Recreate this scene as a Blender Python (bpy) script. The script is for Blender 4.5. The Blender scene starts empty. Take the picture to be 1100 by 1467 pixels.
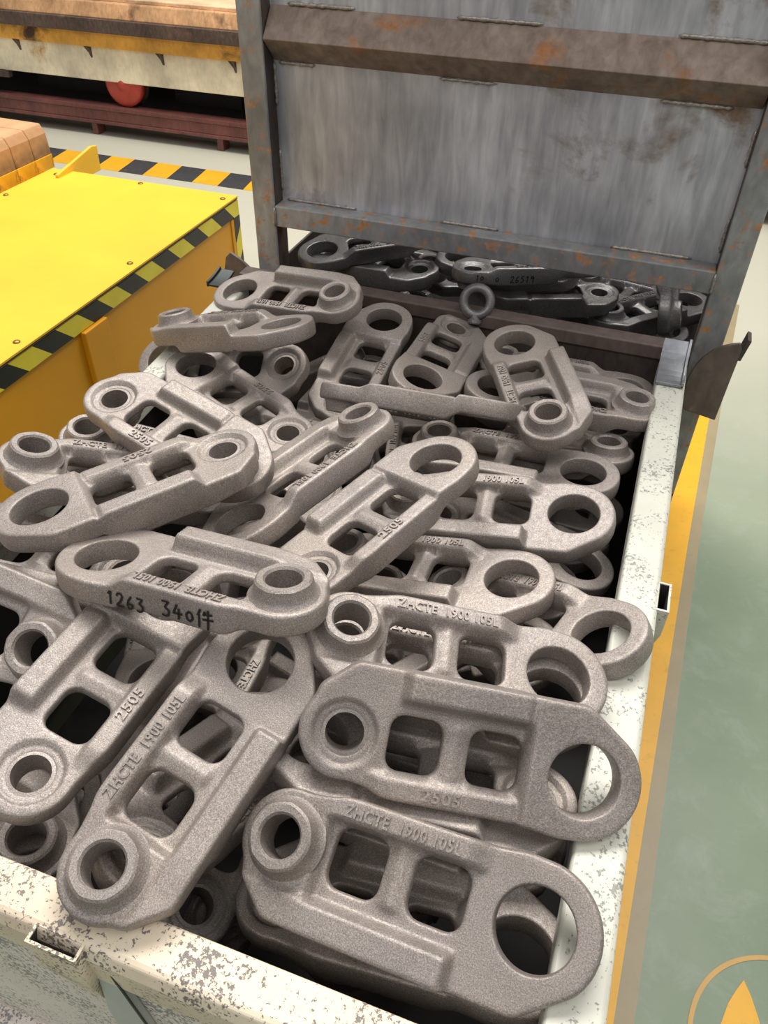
import bpy, bmesh, math, random
import numpy as np
from mathutils import Vector, Matrix, Quaternion, geometry, noise
random.seed(7)
S = bpy.context.scene
COL = S.collection
# ------------------------------------------------------------------ camera
W, H = 1100, 1467
FPX = 1138.600127
cam_d = bpy.data.cameras.new('camera'); cam = bpy.data.objects.new('camera', cam_d); COL.objects.link(cam)
S.camera = cam
cam_d.sensor_fit = 'VERTICAL'; cam_d.sensor_height = 36.0
cam_d.lens = FPX / H * 36.0
cam_d.clip_start = 0.02; cam_d.clip_end = 200
RIGHT = Vector((0.94291338, 0.33264774, 0.01611959))
DOWN = Vector((0.22958352, -0.61418301, -0.75503023))
FWD = Vector((-0.24125872, 0.71562889, -0.65549181))
M = Matrix((RIGHT, -DOWN, -FWD)).transposed().to_4x4()
M.translation = (0, 0, 1.5)
cam.matrix_world = M
# ------------------------------------------------------------------ light and exposure
S.view_settings.view_transform = 'Standard'; S.view_settings.look = 'None'
S.view_settings.gamma = 1.0; S.view_settings.use_curve_mapping = False
S.view_settings.exposure = 0.0
wd = bpy.data.worlds.new('hall_air'); S.world = wd; wd.use_nodes = True
wd.node_tree.nodes['Background'].inputs[0].default_value = (0.95, 0.97, 1.0, 1)
wd.node_tree.nodes['Background'].inputs[1].default_value = 0.26
def area(name, loc, size, power, target, color=(1, 1, 1)):
    l = bpy.data.lights.new(name, 'AREA'); l.shape = 'RECTANGLE'; l.size, l.size_y = size; l.energy = power; l.color = color
    o = bpy.data.objects.new(name, l); COL.objects.link(o); o.location = loc
    o.rotation_euler = (Vector(target) - Vector(loc)).to_track_quat('-Z', 'Y').to_euler()
    o['label'] = 'bright overhead light out of the picture'; o['category'] = 'lamp'
    return o
area('hall_ceiling_lamp', (-1.2, 3.6, 6.0), (6, 2.4), 560, (-0.6, 1.4, 0), (1, 0.97, 0.92))
area('hall_ceiling_lamp.001', (2.5, 0.8, 6.0), (2.4, 4), 110, (-0.2, 0.8, 0.5), (1, 0.98, 0.95))
area('added_fill_lamp', (-1.0, -3.2, 6.0), (6, 2.4), 110, (-0.4, 0.6, 0.5), (1, 0.98, 0.95))  # added fill light above and behind the camera, brightens the front
# ------------------------------------------------------------------ materials
def mat(name):
    m = bpy.data.materials.new(name); m.use_nodes = True
    nt = m.node_tree; b = nt.nodes['Principled BSDF']
    return m, nt, b
def N(nt, t, **kw):
    n = nt.nodes.new(t)
    for k, v in kw.items():
        if k in n.inputs: n.inputs[k].default_value = v
        else: setattr(n, k, v)
    return n
def L_(nt, a, b): nt.links.new(a, b)
def coords(nt, scale=(1, 1, 1), obj=True, rand=False):
    tc = N(nt, 'ShaderNodeTexCoord'); mp = N(nt, 'ShaderNodeMapping'); mp.inputs['Scale'].default_value = scale
    L_(nt, tc.outputs['Object'], mp.inputs['Vector'])
    if rand:
        oi = N(nt, 'ShaderNodeObjectInfo'); mu = N(nt, 'ShaderNodeMath', operation='MULTIPLY'); mu.inputs[1].default_value = 37.0
        L_(nt, oi.outputs['Random'], mu.inputs[0]); L_(nt, mu.outputs[0], mp.inputs['Location'])
    return mp.outputs['Vector']
def noise_n(nt, vec, scale, detail=3, rough=.55, dist=0):
    n = N(nt, 'ShaderNodeTexNoise'); n.inputs['Scale'].default_value = scale; n.inputs['Detail'].default_value = detail
    n.inputs['Roughness'].default_value = rough; n.inputs['Distortion'].default_value = dist
    L_(nt, vec, n.inputs['Vector']); return n.outputs['Fac']
def ramp(nt, fac, stops):
    r = N(nt, 'ShaderNodeValToRGB'); e = r.color_ramp.elements
    while len(e) < len(stops): e.new(.5)
    for x, (p, c) in zip(e, stops): x.position = p; x.color = (*c, 1) if len(c) == 3 else c
    L_(nt, fac, r.inputs[0]); return r.outputs[0]
def mix(nt, fac, a, b, mode='MIX'):
    m = N(nt, 'ShaderNodeMix', data_type='RGBA', blend_type=mode)
    for s, v in ((m.inputs[0], fac), (m.inputs[6], a), (m.inputs[7], b)):
        if hasattr(v, 'links'): L_(nt, v, s)
        elif isinstance(v, (int, float)): s.default_value = v
        else: s.default_value = (*v, 1)
    return m.outputs[2]
def bump(nt, b, h, strength=.3, dist=.001):
    n = N(nt, 'ShaderNodeBump'); n.inputs['Strength'].default_value = strength; n.inputs['Distance'].default_value = dist
    L_(nt, h, n.inputs['Height']); L_(nt, n.outputs[0], b.inputs['Normal'])
K = lambda v: ((v,) * 3)
def plain(name, c, rough=.5, metal=0., var=.12, scale=12, bmp=.1, bscale=200):
    m, nt, b = mat(name); v = coords(nt)
    f = noise_n(nt, v, scale, 5)
    d = tuple(x * (1 - var) for x in c); u = tuple(min(1, x * (1 + var)) for x in c)
    L_(nt, ramp(nt, f, [(.3, d), (.7, u)]), b.inputs['Base Color'])
    b.inputs['Roughness'].default_value = rough; b.inputs['Metallic'].default_value = metal
    if bmp: bump(nt, b, noise_n(nt, v, bscale, 3), bmp)
    return m
def forged(name, lo, hi, metal, rough):
    m, nt, b = mat(name); v = coords(nt, rand=True)
    big = noise_n(nt, v, 14, 4); fine = noise_n(nt, v, 1000, 2, .7); mid = noise_n(nt, v, 200, 3)
    base = ramp(nt, big, [(.3, lo), (.7, hi)])
    warm = ramp(nt, noise_n(nt, v, 9, 3), [(.4, (1.0, .97, .97)), (.65, (1.03, .98, .94))])
    base = mix(nt, 1.0, base, warm, 'MULTIPLY')
    sp = ramp(nt, fine, [(.3, K(.6)), (.5, K(.97)), (.72, K(1.6))])
    base = mix(nt, 1.0, base, sp, 'MULTIPLY')
    oi = N(nt, 'ShaderNodeObjectInfo')
    tint = ramp(nt, oi.outputs['Random'], [(0, K(.88)), (1, K(1.1))])
    base = mix(nt, 1.0, base, tint, 'MULTIPLY')
    L_(nt, base, b.inputs['Base Color'])
    b.inputs['Metallic'].default_value = metal
    L_(nt, ramp(nt, mid, [(.3, K(rough - .08)), (.7, K(rough + .1))]), b.inputs['Roughness'])
    ad = N(nt, 'ShaderNodeMath', operation='MULTIPLY_ADD'); ad.inputs[1].default_value = .6
    L_(nt, fine, ad.inputs[0]); L_(nt, mid, ad.inputs[2]); bump(nt, b, ad.outputs[0], .35, .0012)
    return m
MAT = {}
MAT['steel'] = forged('shot_blasted_steel', (.262, .236, .216), (.36, .325, .30), .35, .46)
MAT['steel_dark'] = forged('dark_link_steel', (.15, .15, .15), (.24, .24, .24), .5, .34)  # darker, smoother steel for the far bin links and the eye bolt
def rusty(name, steel_lo, steel_hi, rust, thr=.58, streak=6, metal=.6, rough=.42, rscale=7):
    m, nt, b = mat(name); v = coords(nt); vs = coords(nt, (1, 1, 1. / streak))
    st = ramp(nt, noise_n(nt, vs, 60, 5, .6, .4), [(.3, steel_lo), (.7, steel_hi)])
    cl = ramp(nt, noise_n(nt, v, 5, 4), [(.35, K(.72)), (.65, K(1.2))])
    st = mix(nt, 1.0, st, cl, 'MULTIPLY')
    rf = ramp(nt, noise_n(nt, v, rscale, 6, .65, .3), [(thr, K(0)), (thr + .12, K(1))])
    rc = ramp(nt, noise_n(nt, v, 90, 4), [(.3, tuple(x * .55 for x in rust)), (.7, rust)])
    L_(nt, mix(nt, rf, st, rc), b.inputs['Base Color'])
    mm = N(nt, 'ShaderNodeMath', operation='MULTIPLY_ADD'); mm.inputs[1].default_value = -metal * .85; mm.inputs[2].default_value = metal
    L_(nt, rf, mm.inputs[0]); L_(nt, mm.outputs[0], b.inputs['Metallic'])
    rr = N(nt, 'ShaderNodeMath', operation='MULTIPLY_ADD'); rr.inputs[1].default_value = .35; rr.inputs[2].default_value = rough
    L_(nt, rf, rr.inputs[0]); L_(nt, rr.outputs[0], b.inputs['Roughness'])
    bump(nt, b, noise_n(nt, vs, 120, 4), .25, .001)
    return m
MAT['panel'] = rusty('mill_scale_sheet', (.40, .41, .44), (.72, .72, .75), (.32, .22, .15), .56, 7, .35, .36)
MAT['bar'] = rusty('rust_spotted_bar', (.28, .28, .28), (.43, .435, .44), (.74, .31, .09), .545, 2, .3, .42, 48)
MAT['midbar'] = rusty('brown_rusted_bar', (.20, .145, .11), (.36, .28, .23), (.52, .24, .11), .56, 3, .25, .5, 14)
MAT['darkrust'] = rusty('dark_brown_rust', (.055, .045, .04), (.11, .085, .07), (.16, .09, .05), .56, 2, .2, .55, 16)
MAT['earrust'] = rusty('ear_plate_rust', (.13, .10, .09), (.21, .16, .14), (.32, .23, .16), .62, 2, .3, .5, 20)
MAT['weld'] = plain('weld_bead', (.42, .38, .34), .4, .6, .35, 300, .6, 500)
def worn_paint(name, paint, under, thr, scale=26, rust=None):
    m, nt, b = mat(name); v = coords(nt)
    p = ramp(nt, noise_n(nt, v, 9, 5), [(.35, tuple(x * .86 for x in paint)), (.65, paint)])
    if rust:
        p = mix(nt, ramp(nt, noise_n(nt, v, 11, 5), [(.52, K(0)), (.72, K(.75))]), p, rust)
    big = noise_n(nt, v, scale, 4, .6); fine = noise_n(nt, v, 330, 5, .62)
    bg = N(nt, 'ShaderNodeMath', operation='MULTIPLY'); bg.inputs[1].default_value = .42; L_(nt, big, bg.inputs[0])
    ad = N(nt, 'ShaderNodeMath', operation='MULTIPLY_ADD'); ad.inputs[1].default_value = .7
    L_(nt, fine, ad.inputs[0]); L_(nt, bg.outputs[0], ad.inputs[2])
    f = ramp(nt, ad.outputs[0], [(thr, K(0)), (thr + .025, K(1))])
    L_(nt, mix(nt, f, p, under), b.inputs['Base Color']); b.inputs['Roughness'].default_value = .5
    inv = N(nt, 'ShaderNodeMath', operation='SUBTRACT'); inv.inputs[0].default_value = 1; L_(nt, f, inv.inputs[1])
    bump(nt, b, inv.outputs[0], .5, .0008)
    return m
MAT['bin_paint'] = worn_paint('worn_cream_paint', (.84, .73, .56), (.20, .17, .16), 0.607, 20, (.72, .56, .42))
MAT['bin_side'] = worn_paint('worn_white_paint', (.66, .65, .565), (.27, .27, .24), 0.628, 24)
MAT['bin_wall'] = worn_paint('scuffed_grey_wall_paint', (.92, .83, .76), (.30, .29, .28), 0.602, 10, (.75, .55, .40))
MAT['bin_dark'] = plain('dark_bin_inside', (.05, .047, .043), .6, .2, .3)  # near-black puts the shade inside bin and pockets into colour; weld gap shares it
MAT['gusset'] = plain('grey_green_plate', (.50, .52, .49), .45, 0, .08)
MAT['bright_steel'] = plain('polished_corner_steel', (.30, .31, .33), .3, .8, .3, 30)
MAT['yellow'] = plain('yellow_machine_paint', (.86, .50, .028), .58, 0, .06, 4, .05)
MAT['yellow_shaded'] = plain('shaded_yellow_side_paint', (.74, .32, .005), .5, 0, .06, 4, .05)  # same yellow paint, with the shade on the sides put into the colour
MAT['tape_y'] = plain('hazard_yellow', (.78, .64, .04), .45, 0, .08)
MAT['tape_k'] = plain('hazard_black', (.012, .012, .012), .45, 0, .3)
MAT['bolt'] = plain('brass_brown_bolt', (.30, .18, .05), .4, .6, .2)
MAT['seam'] = plain('brown_seam', (.10, .05, .03), .6, 0, .3)
MAT['edge'] = plain('bare_plate_edge', (.55, .42, .33), .5, 0, .2)
def soot_block():
    m, nt, b = mat('sooty_orange_block'); v = coords(nt)
    c = ramp(nt, noise_n(nt, v, 12, 5), [(.3, (.46, .25, .12)), (.7, (.66, .40, .20))])
    sx = N(nt, 'ShaderNodeSeparateXYZ'); L_(nt, v, sx.inputs[0])
    mr = N(nt, 'ShaderNodeMapRange'); mr.inputs['From Min'].default_value = .115; mr.inputs['From Max'].default_value = .055
    L_(nt, sx.outputs['Z'], mr.inputs['Value'])
    ad = N(nt, 'ShaderNodeMath', operation='MULTIPLY'); L_(nt, mr.outputs[0], ad.inputs[0])
    L_(nt, ramp(nt, noise_n(nt, v, 7, 5), [(.35, K(.1)), (.55, K(1))]), ad.inputs[1])
    L_(nt, mix(nt, ad.outputs[0], c, (.07, .055, .04)), b.inputs['Base Color']); b.inputs['Roughness'].default_value = .6
    return m
MAT['scorched_block'] = soot_block()
def floor_mat():
    m, nt, b = mat('green_epoxy_floor'); v = coords(nt)
    g = ramp(nt, noise_n(nt, v, 2.2, 5, .6), [(.3, (.175, .235, .15)), (.7, (.25, .31, .21))])
    g = mix(nt, ramp(nt, noise_n(nt, v, 9, 6, .7, .6), [(.5, K(0)), (.75, K(.35))]), g, (.38, .42, .37))
    sp = ramp(nt, noise_n(nt, v, 420, 2), [(.72, K(0)), (.78, K(.5))])
    g = mix(nt, sp, g, (.55, .58, .50))
    # far floor lightened in its colour, standing in for the hall's grazing reflection
    sx = N(nt, 'ShaderNodeSeparateXYZ'); L_(nt, v, sx.inputs[0])
    far = ramp(nt, sx.outputs['Y'], [(0, K(0)), (1, K(1))])
    mr = N(nt, 'ShaderNodeMapRange'); mr.inputs['From Min'].default_value = 1.6; mr.inputs['From Max'].default_value = 3.2
    L_(nt, sx.outputs['Y'], mr.inputs['Value'])
    g = mix(nt, mr.outputs[0], g, (.52, .505, .41))
    L_(nt, g, b.inputs['Base Color']); b.inputs['Roughness'].default_value = .4
    bump(nt, b, noise_n(nt, v, 60, 5), .12, .001)
    return m
MAT['floor'] = floor_mat()
def floor_paint(name, c, worn):
    m, nt, b = mat(name); v = coords(nt)
    f = ramp(nt, noise_n(nt, v, 40, 6, .7), [(.56, K(0)), (.74, K(.8))])
    L_(nt, mix(nt, f, ramp(nt, noise_n(nt, v, 8, 4), [(.3, tuple(x * .85 for x in c)), (.7, c)]), worn), b.inputs['Base Color'])
    b.inputs['Roughness'].default_value = .42; return m
MAT['line_y'] = floor_paint('yellow_floor_line', (.86, .44, .02), (.5, .30, .05))
MAT['line_tan'] = floor_paint('tan_floor_strip', (.36, .29, .17), (.27, .25, .17))
MAT['line_k'] = floor_paint('black_floor_paint', (.045, .05, .055), (.14, .14, .13))
MAT['mark'] = floor_paint('orange_floor_marking', (.62, .36, .09), (.34, .31, .16))
MAT['cream'] = rusty('scorched_cream_paint', (.78, .68, .48), (.88, .80, .62), (.72, .40, .14), .60, 3, 0., .5, 3)
MAT['scorch'] = rusty('scorched_orange_paint', (.70, .32, .04), (.80, .42, .07), (.10, .05, .03), .55, 2, 0., .5, 3)
MAT['slab'] = rusty('rusted_orange_slab', (.42, .22, .10), (.62, .36, .18), (.20, .10, .05), .56, 3, 0., .6, 4)
MAT['slab_top'] = rusty('pale_rust_top', (.66, .42, .24), (.80, .56, .36), (.45, .25, .12), .60, 1, 0., .6, 6)
MAT['slab_dark'] = rusty('burnt_dark_lip', (.06, .04, .03), (.14, .09, .07), (.26, .14, .08), .6, 2, .1, .55, 6)
MAT['scorch_low'] = rusty('chipped_orange_base', (.80, .42, .02), (.86, .48, .03), (.05, .04, .03), .52, 1, 0., .5, 12)
MAT['rail'] = rusty('red_brown_rail', (.13, .045, .04), (.20, .07, .06), (.10, .05, .04), .6, 3, .1, .5, 8)
MAT['wheel'] = plain('red_wheel_paint', (.45, .055, .035), .45, 0, .15, 20)
MAT['black'] = plain('dark_undercarriage', (.012, .011, .011), .7, 0, .3)
MAT['hall_wall'] = plain('pale_hall_wall', (.62, .62, .58), .7, 0, .05)
MAT['ink'] = plain('black_marker_ink', (.01, .01, .01), .6, 0, .2)
MAT['lug_dark'] = plain('blackened_lug', (.03, .035, .035), .45, .4, .3)
# ------------------------------------------------------------------ helpers
def link_mesh(name, me, parent=None, smooth=False):
    o = bpy.data.objects.new(name, me); COL.objects.link(o)
    if parent is not None: o.parent = parent
    return o
def obj(name, bm, m, parent=None, smooth=False, bevel=0.0):
    me = bpy.data.meshes.new(name)
    bmesh.ops.recalc_face_normals(bm, faces=bm.faces)
    bm.to_mesh(me); bm.free(); me.materials.append(m)
    if smooth:
        for p in me.polygons: p.use_smooth = True
    o = link_mesh(name, me, parent)
    if bevel:
        b = o.modifiers.new('bevel', 'BEVEL'); b.width = bevel; b.segments = 2; b.limit_method = 'ANGLE'
    return o
def tag(o, label=None, cat=None, group=None, kind=None):
    for k, v in (('label', label), ('category', cat), ('group', group), ('kind', kind)):
        if v: o[k] = v
    return o
def empty(name, loc=(0, 0, 0)):
    o = bpy.data.objects.new(name, None); COL.objects.link(o); o.location = loc; o.empty_display_size = .05
    return o
def add_box(bm, lo, hi, mtx=None):
    x0, y0, z0 = lo; x1, y1, z1 = hi
    v = [bm.verts.new(p) for p in ((x0, y0, z0), (x1, y0, z0), (x1, y1, z0), (x0, y1, z0), (x0, y0, z1), (x1, y0, z1), (x1, y1, z1), (x0, y1, z1))]
    for f in ((0, 3, 2, 1), (4, 5, 6, 7), (0, 1, 5, 4), (1, 2, 6, 5), (2, 3, 7, 6), (3, 0, 4, 7)): bm.faces.new([v[i] for i in f])
    if mtx is not None: bmesh.ops.transform(bm, matrix=mtx, verts=v)
    return v
def box(name, lo, hi, m, parent=None, bevel=.002):
    bm = bmesh.new(); add_box(bm, lo, hi); return obj(name, bm, m, parent, bevel=bevel)
def add_prism(bm, pts, d):                       # closed polygon of 3D points pushed along d
    d = Vector(d); a = [bm.verts.new(Vector(p)) for p in pts]; b = [bm.verts.new(Vector(p) + d) for p in pts]
    n = len(pts); bm.faces.new(a); bm.faces.new(b[::-1])
    for i in range(n): bm.faces.new((a[i], b[i], b[(i + 1) % n], a[(i + 1) % n]))
def prism(name, pts, d, m, parent=None, bevel=0.0):
    bm = bmesh.new(); add_prism(bm, pts, d); return obj(name, bm, m, parent, bevel=bevel)
def add_lathe(bm, prof, n=32, mtx=None, closed=False):
    rings = []
    for r, z in prof:
        rings.append([bm.verts.new((r * math.cos(2 * math.pi * i / n), r * math.sin(2 * math.pi * i / n), z)) for i in range(n)])
    m = len(prof)
    for k in range(m if closed else m - 1):
        a, b = rings[k], rings[(k + 1) % m]
        for i in range(n): bm.faces.new((a[i], a[(i + 1) % n], b[(i + 1) % n], b[i]))
    if not closed:
        for rg, rev in ((rings[0], True), (rings[-1], False)):
            if prof[0 if rev else -1][0] > 1e-6: bm.faces.new(rg[::-1] if rev else rg)
    if mtx is not None: bmesh.ops.transform(bm, matrix=mtx, verts=[v for r in rings for v in r])
# ------------------------------------------------------------------ floor
RIM = 0.93
for nm, lo, hi in (('wall_back', (-12, 16, 0), (8, 16.2, 8)), ('wall_left', (-12.2, -3, 0), (-12, 16, 8)), ('wall_right', (8, -3, 0), (8.2, 16, 8))):
    bm = bmesh.new(); add_box(bm, lo, hi); tag(obj(nm, bm, MAT['hall_wall']), kind='structure')
floor = obj('floor', (lambda b: (add_box(b, (-12, -3, -.2), (8, 16, 0)), b)[1])(bmesh.new()), MAT['floor']); tag(floor, kind='structure')
def quad_on_floor(name, pts, m, parent=None, h=.0015):
    return prism(name, [(x, y, .0) for x, y in pts], (0, 0, h), m, parent)
ln = quad_on_floor('painted_line', [(.105, -.6), (.185, -.6), (.235, .54), (.283, 1.8), (.318, 2.56), (.36, 3.4), (.29, 3.4), (.235, 2.55), (.205, 1.93), (.14, .5)], MAT['line_y'])
tag(ln, 'yellow line painted on the green floor along the right of the bin', 'painted line')
ln = quad_on_floor('painted_strip', [(.185, -.6), (.222, -.6), (.268, .56), (.312, 1.81), (.352, 2.6), (.40, 3.4), (.36, 3.4), (.318, 2.56), (.283, 1.8), (.235, .54)], MAT['line_tan'])
tag(ln, 'worn tan strip painted between yellow line and green floor', 'painted line')
# hazard stripe on the floor at the back: one painted block each
hz = empty('hazard_stripe', (-2.6, 3.96, 0)); tag(hz, 'yellow and black hazard stripe painted on the floor behind the yellow machine', 'floor stripe')
for i in range(14):
    x = -1.98 - .155 * (i - 2)
    bm = bmesh.new(); add_prism(bm, [(a - hz.location.x, b - hz.location.y, .0) for a, b in ((x - .155, 3.855), (x, 3.855), (x - .03, 4.07), (x - .185, 4.07))], (0, 0, .0015))
    obj('painted_block', bm, MAT['line_y'] if i % 2 == 0 else MAT['line_k'], hz)
# round marking at lower right, only its upper left edge is in the picture
mk = empty('painted_marking', (.52, .585, 0)); tag(mk, 'orange round marking with a leaf shape painted on the green floor', 'painted marking')
bm = bmesh.new(); R0, R1 = .160, .168
a = [bm.verts.new((R0 * math.cos(t), R0 * math.sin(t), .001)) for t in np.linspace(0, 2 * math.pi, 73)[:-1]]
b = [bm.verts.new((R1 * math.cos(t), R1 * math.sin(t), .001)) for t in np.linspace(0, 2 * math.pi, 73)[:-1]]
for i in range(72): bm.faces.new((a[i], a[(i + 1) % 72], b[(i + 1) % 72], b[i]))
obj('marking_ring', bm, MAT['mark'], mk)
bm = bmesh.new(); lf = [(-.08, .107), (-.093, .085), (-.105, .06), (-.117, .02), (-.12, -.02), (-.10, -.06), (-.06, -.08), (-.04, -.04), (-.042, .0), (-.055, .05), (-.068, .085)]
bm.faces.new([bm.verts.new((x, y, .001)) for x, y in lf]); obj('marking_leaf', bm, MAT['line_y'], mk)
# ------------------------------------------------------------------ near bin
bn = empty('steel_bin', (-.29, .64, .28)); tag(bn, 'worn cream-painted steel bin in front, heaped with grey forged links', 'bin')
BX0, BX1, BY0, BY1 = -.672, .085, .135, 1.12
def part(name, lo, hi, m, parent=bn, bevel=.002):
    p = parent.location if parent else Vector()
    while parent is not None and parent.parent: pass
    return box(name, [a - b for a, b in zip(lo, p)], [a - b for a, b in zip(hi, p)], m, parent, bevel)
part('front_plate', (-.578, BY0 + .004, .42), (BX1, BY0 + .009, RIM - .02), MAT['bin_wall'])
part('side_plate', (BX1 - .012, BY0, .42), (BX1 - .007, BY1, RIM - .01), MAT['bin_side'])
LS = lambda y: -.578 - .058 * (y - BY0) / (BY1 - BY0)      # the left side stands slightly askew
prism('side_plate', [Vector((LS(y) + dx, y, .42)) - bn.location for y, dx in ((BY0, .007), (BY1, .007), (BY1, .012), (BY0, .012))], (0, 0, RIM - .01 - .42), MAT['bin_side'], bn)
prism('inner_shade_sheet', [Vector((LS(y) + dx, y, .42)) - bn.location for y, dx in ((BY0, .0125), (BY1, .0125), (BY1, .014), (BY0, .014))], (0, 0, RIM - .012 - .42), MAT['bin_dark'], bn)  # added dark sheets: shade on the white inner walls, as colour
part('inner_shade_sheet', (BX1 - .0145, BY0 + .01, .42), (BX1 - .0125, BY1 - .012, RIM - .012), MAT['bin_dark'])
part('inner_shade_sheet', (LS(BY0) + .01, BY0 + .0095, .42), (BX1 - .012, BY0 + .011, RIM - .022), MAT['bin_dark'])
part('back_plate', (-.636, BY1 - .01, .42), (BX1, BY1 - .005, RIM - .004), MAT['darkrust'])
part('bottom_plate', (-.565, BY0 + .012, .62), (BX1 - .015, BY1 - .012, .63), MAT['bin_dark'])
for x in (-.565, BX1 - .075):
    for y in (BY0 + .015, BY1 - .085): part('leg', (x, y, 0), (x + .07, y + .07, .42), MAT['bin_side'])
# rims: folded angle strips
def rim(name, prof, a, b, m):                     # profile (u,z) swept from a to b; u to the left of the direction
    a, b = Vector(a), Vector(b); d = (b - a).normalized(); left = Vector((-d.y, d.x, 0))
    bm = bmesh.new(); add_prism(bm, [a + left * u + Vector((0, 0, z)) - bn.location for u, z in prof], b - a)
    return obj(name, bm, m, bn, bevel=.0015)
rim('front_rim', [(-.002, -.055), (-.004, -.012), (0, -.002), (.004, 0), (.031, 0), (.033, -.003), (.033, -.02), (.030, -.02), (.030, -.006), (.004, -.006), (.001, -.055)], (-.578, BY0, RIM), (BX1, BY0, RIM), MAT['bin_paint'])
rim('side_rim', [(-.001, -.05), (-.001, -.003), (.003, 0), (.036, 0), (.038, -.003), (.038, -.03), (.035, -.03), (.035, -.005), (.003, -.005), (.003, -.05)], (BX1, BY0 + .0335, RIM), (BX1, BY1 - .05, RIM), MAT['bin_side'])
rim('side_rim', [(-.001, -.05), (-.001, -.003), (.003, 0), (.030, 0), (.032, -.003), (.032, -.03), (.029, -.03), (.029, -.005), (.003, -.005), (.003, -.05)], (LS(BY1 - .05), BY1 - .05, RIM), (LS(BY0 + .0335), BY0 + .0335, RIM), MAT['bin_side'])
part('back_rim', (-.636, BY1 - .014, RIM - .02), (BX1 - .02, BY1 + .016, RIM + .002), MAT['earrust'])
# a ridge pressed along the front wall below the rim, and the lower shelf lip
part('pressed_ridge', (-.578, BY0 - .010, .585), (BX1, BY0 + .006, .605), MAT['bin_wall'], bevel=.004)
# stake pockets: open rectangular sleeves narrowing downwards
def sleeve(cx, cy, w, d, ax, m, drop):
    bm = bmesh.new(); ux = Vector((1, 0, 0)) if ax == 'x' else Vector((0, 1, 0)); out = Vector((0, -1, 0)) if ax == 'x' else Vector((1, 0, 0))
    C0 = Vector((cx, cy, RIM - .001)) - bn.location; t = .0022
    def rect(hw, d0, d1, z): return [C0 + ux * sx * hw + out * dd + Vector((0, 0, z)) for sx, dd in ((-1, d0), (1, d0), (1, d1), (-1, d1))]
    o0, o1 = rect(w / 2, 0, d, 0), rect(w / 2 * .45, 0, d * .15, -drop)
    om = rect(w / 2, 0, d, -drop * .38)
    i0, i1 = rect(w / 2 - t, t * .4, d - t, 0), rect(w / 2 - t, t * .4, d - t, -drop * .36)
    V = [[bm.verts.new(p) for p in r] for r in (o1, om, o0, i0, i1)]
    for a, b in zip(V, V[1:]):
        for i in range(4): bm.faces.new((a[i], a[(i + 1) % 4], b[(i + 1) % 4], b[i]))
    bm.faces.new(V[0][::-1]); bmesh.ops.recalc_face_normals(bm, faces=bm.faces)
    s = obj('stake_pocket', bm, m, bn)
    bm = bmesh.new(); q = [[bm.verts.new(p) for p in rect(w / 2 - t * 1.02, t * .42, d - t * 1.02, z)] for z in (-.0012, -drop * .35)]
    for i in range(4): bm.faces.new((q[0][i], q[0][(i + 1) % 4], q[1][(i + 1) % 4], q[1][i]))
    bm.faces.new(q[1]); obj('pocket_shade', bm, MAT['bin_dark'], bn)  # near-black faces paint in the shade of a deep pocket
    return s
sleeve(-.2705, BY0 + .002, .040, .0125, 'x', MAT['bin_paint'], .11)
sleeve(BX1 - .001, .600, .040, .0125, 'y', MAT['bin_side'], .09)
bm = bmesh.new(); add_prism(bm, [Vector(p) - bn.location for p in ((-.248, BY0 - .002, .905), (-.2355, BY0 - .002, .912), (-.222, BY0 - .002, .775), (-.262, BY0 - .002, .72), (-.262, BY0 - .002, .80))], (0, .006, 0)); obj('gusset_plate', bm, MAT['gusset'], bn, bevel=.001)
bm = bmesh.new(); add_prism(bm, [Vector(p) - bn.location for p in ((-.2365, BY0 - .0032, .9115), (-.2345, BY0 - .0032, .9115), (-.2205, BY0 - .0032, .772), (-.2225, BY0 - .0032, .772))], (0, .0012, 0)); obj('weld_gap', bm, MAT['bin_dark'], bn)
# lugs at the far corners of the bin: bent plates standing above the rim
def lug(name, x0, x1, y0, y1, h, m, flip):
    bm = bmesh.new(); n = 8; prof = []
    for i in range(n + 1):
        t = i / n; prof.append((y0 + (y1 - y0) * t, RIM + .001 + h * (t ** 1.8)))
    up = [(y, z + .004) for y, z in prof]
    add_prism(bm, [Vector((x0, y, z)) - bn.location for y, z in prof + up[::-1]], (x1 - x0, 0, 0))
    e0, e1 = (x1 - .004, x1) if flip else (x0, x0 + .004)
    add_prism(bm, [Vector((e0, y, z)) - bn.location for y, z in [(y0, RIM)] + [(y, z + .008) for y, z in prof] + [(y1, RIM)]], (e1 - e0, 0, 0))
    return obj(name, bm, m, bn, smooth=False, bevel=.001)
lug('corner_lug', .046, .083, 1.0, 1.075, .028, MAT['bright_steel'], True)
lug('corner_lug', -.662, -.634, 1.045, 1.09, .008, MAT['lug_dark'], False)
# ------------------------------------------------------------------ far bin with its gate
fb = empty('gated_bin', (-.255, 1.6, .24)); tag(fb, 'tall rust-spotted steel bin behind, its plated gate above a slot full of dark links', 'bin')
GY = 1.2
def fpart(name, lo, hi, m, bevel=.002): return box(name, [a - b for a, b in zip(lo, fb.location)], [a - b for a, b in zip(hi, fb.location)], m, fb, bevel)
XL0, XL1, XR0, XR1, ZT = -.648, -.609, .097, .137, 1.74
for x0, x1, side in ((XL0, XL1, -.005), (XR0, XR1, 0)):
    fpart('gate_post', (x0, GY, .27), (x1, GY + .006, ZT), MAT['bar'])              # angle iron: front leaf
    xs = x1 - .006 if x0 < -.5 else x0
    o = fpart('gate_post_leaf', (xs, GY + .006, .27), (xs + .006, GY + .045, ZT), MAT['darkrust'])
for x in (XL0, XR1 - .04): fpart('rear_post', (x, 1.96, .27), (x + .04, 2.0, ZT), MAT['darkrust'])
fpart('gate_lower_bar', (XL1, GY + .001, .979), (XR0, GY + .034, 1.014), MAT['bar'])
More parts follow.
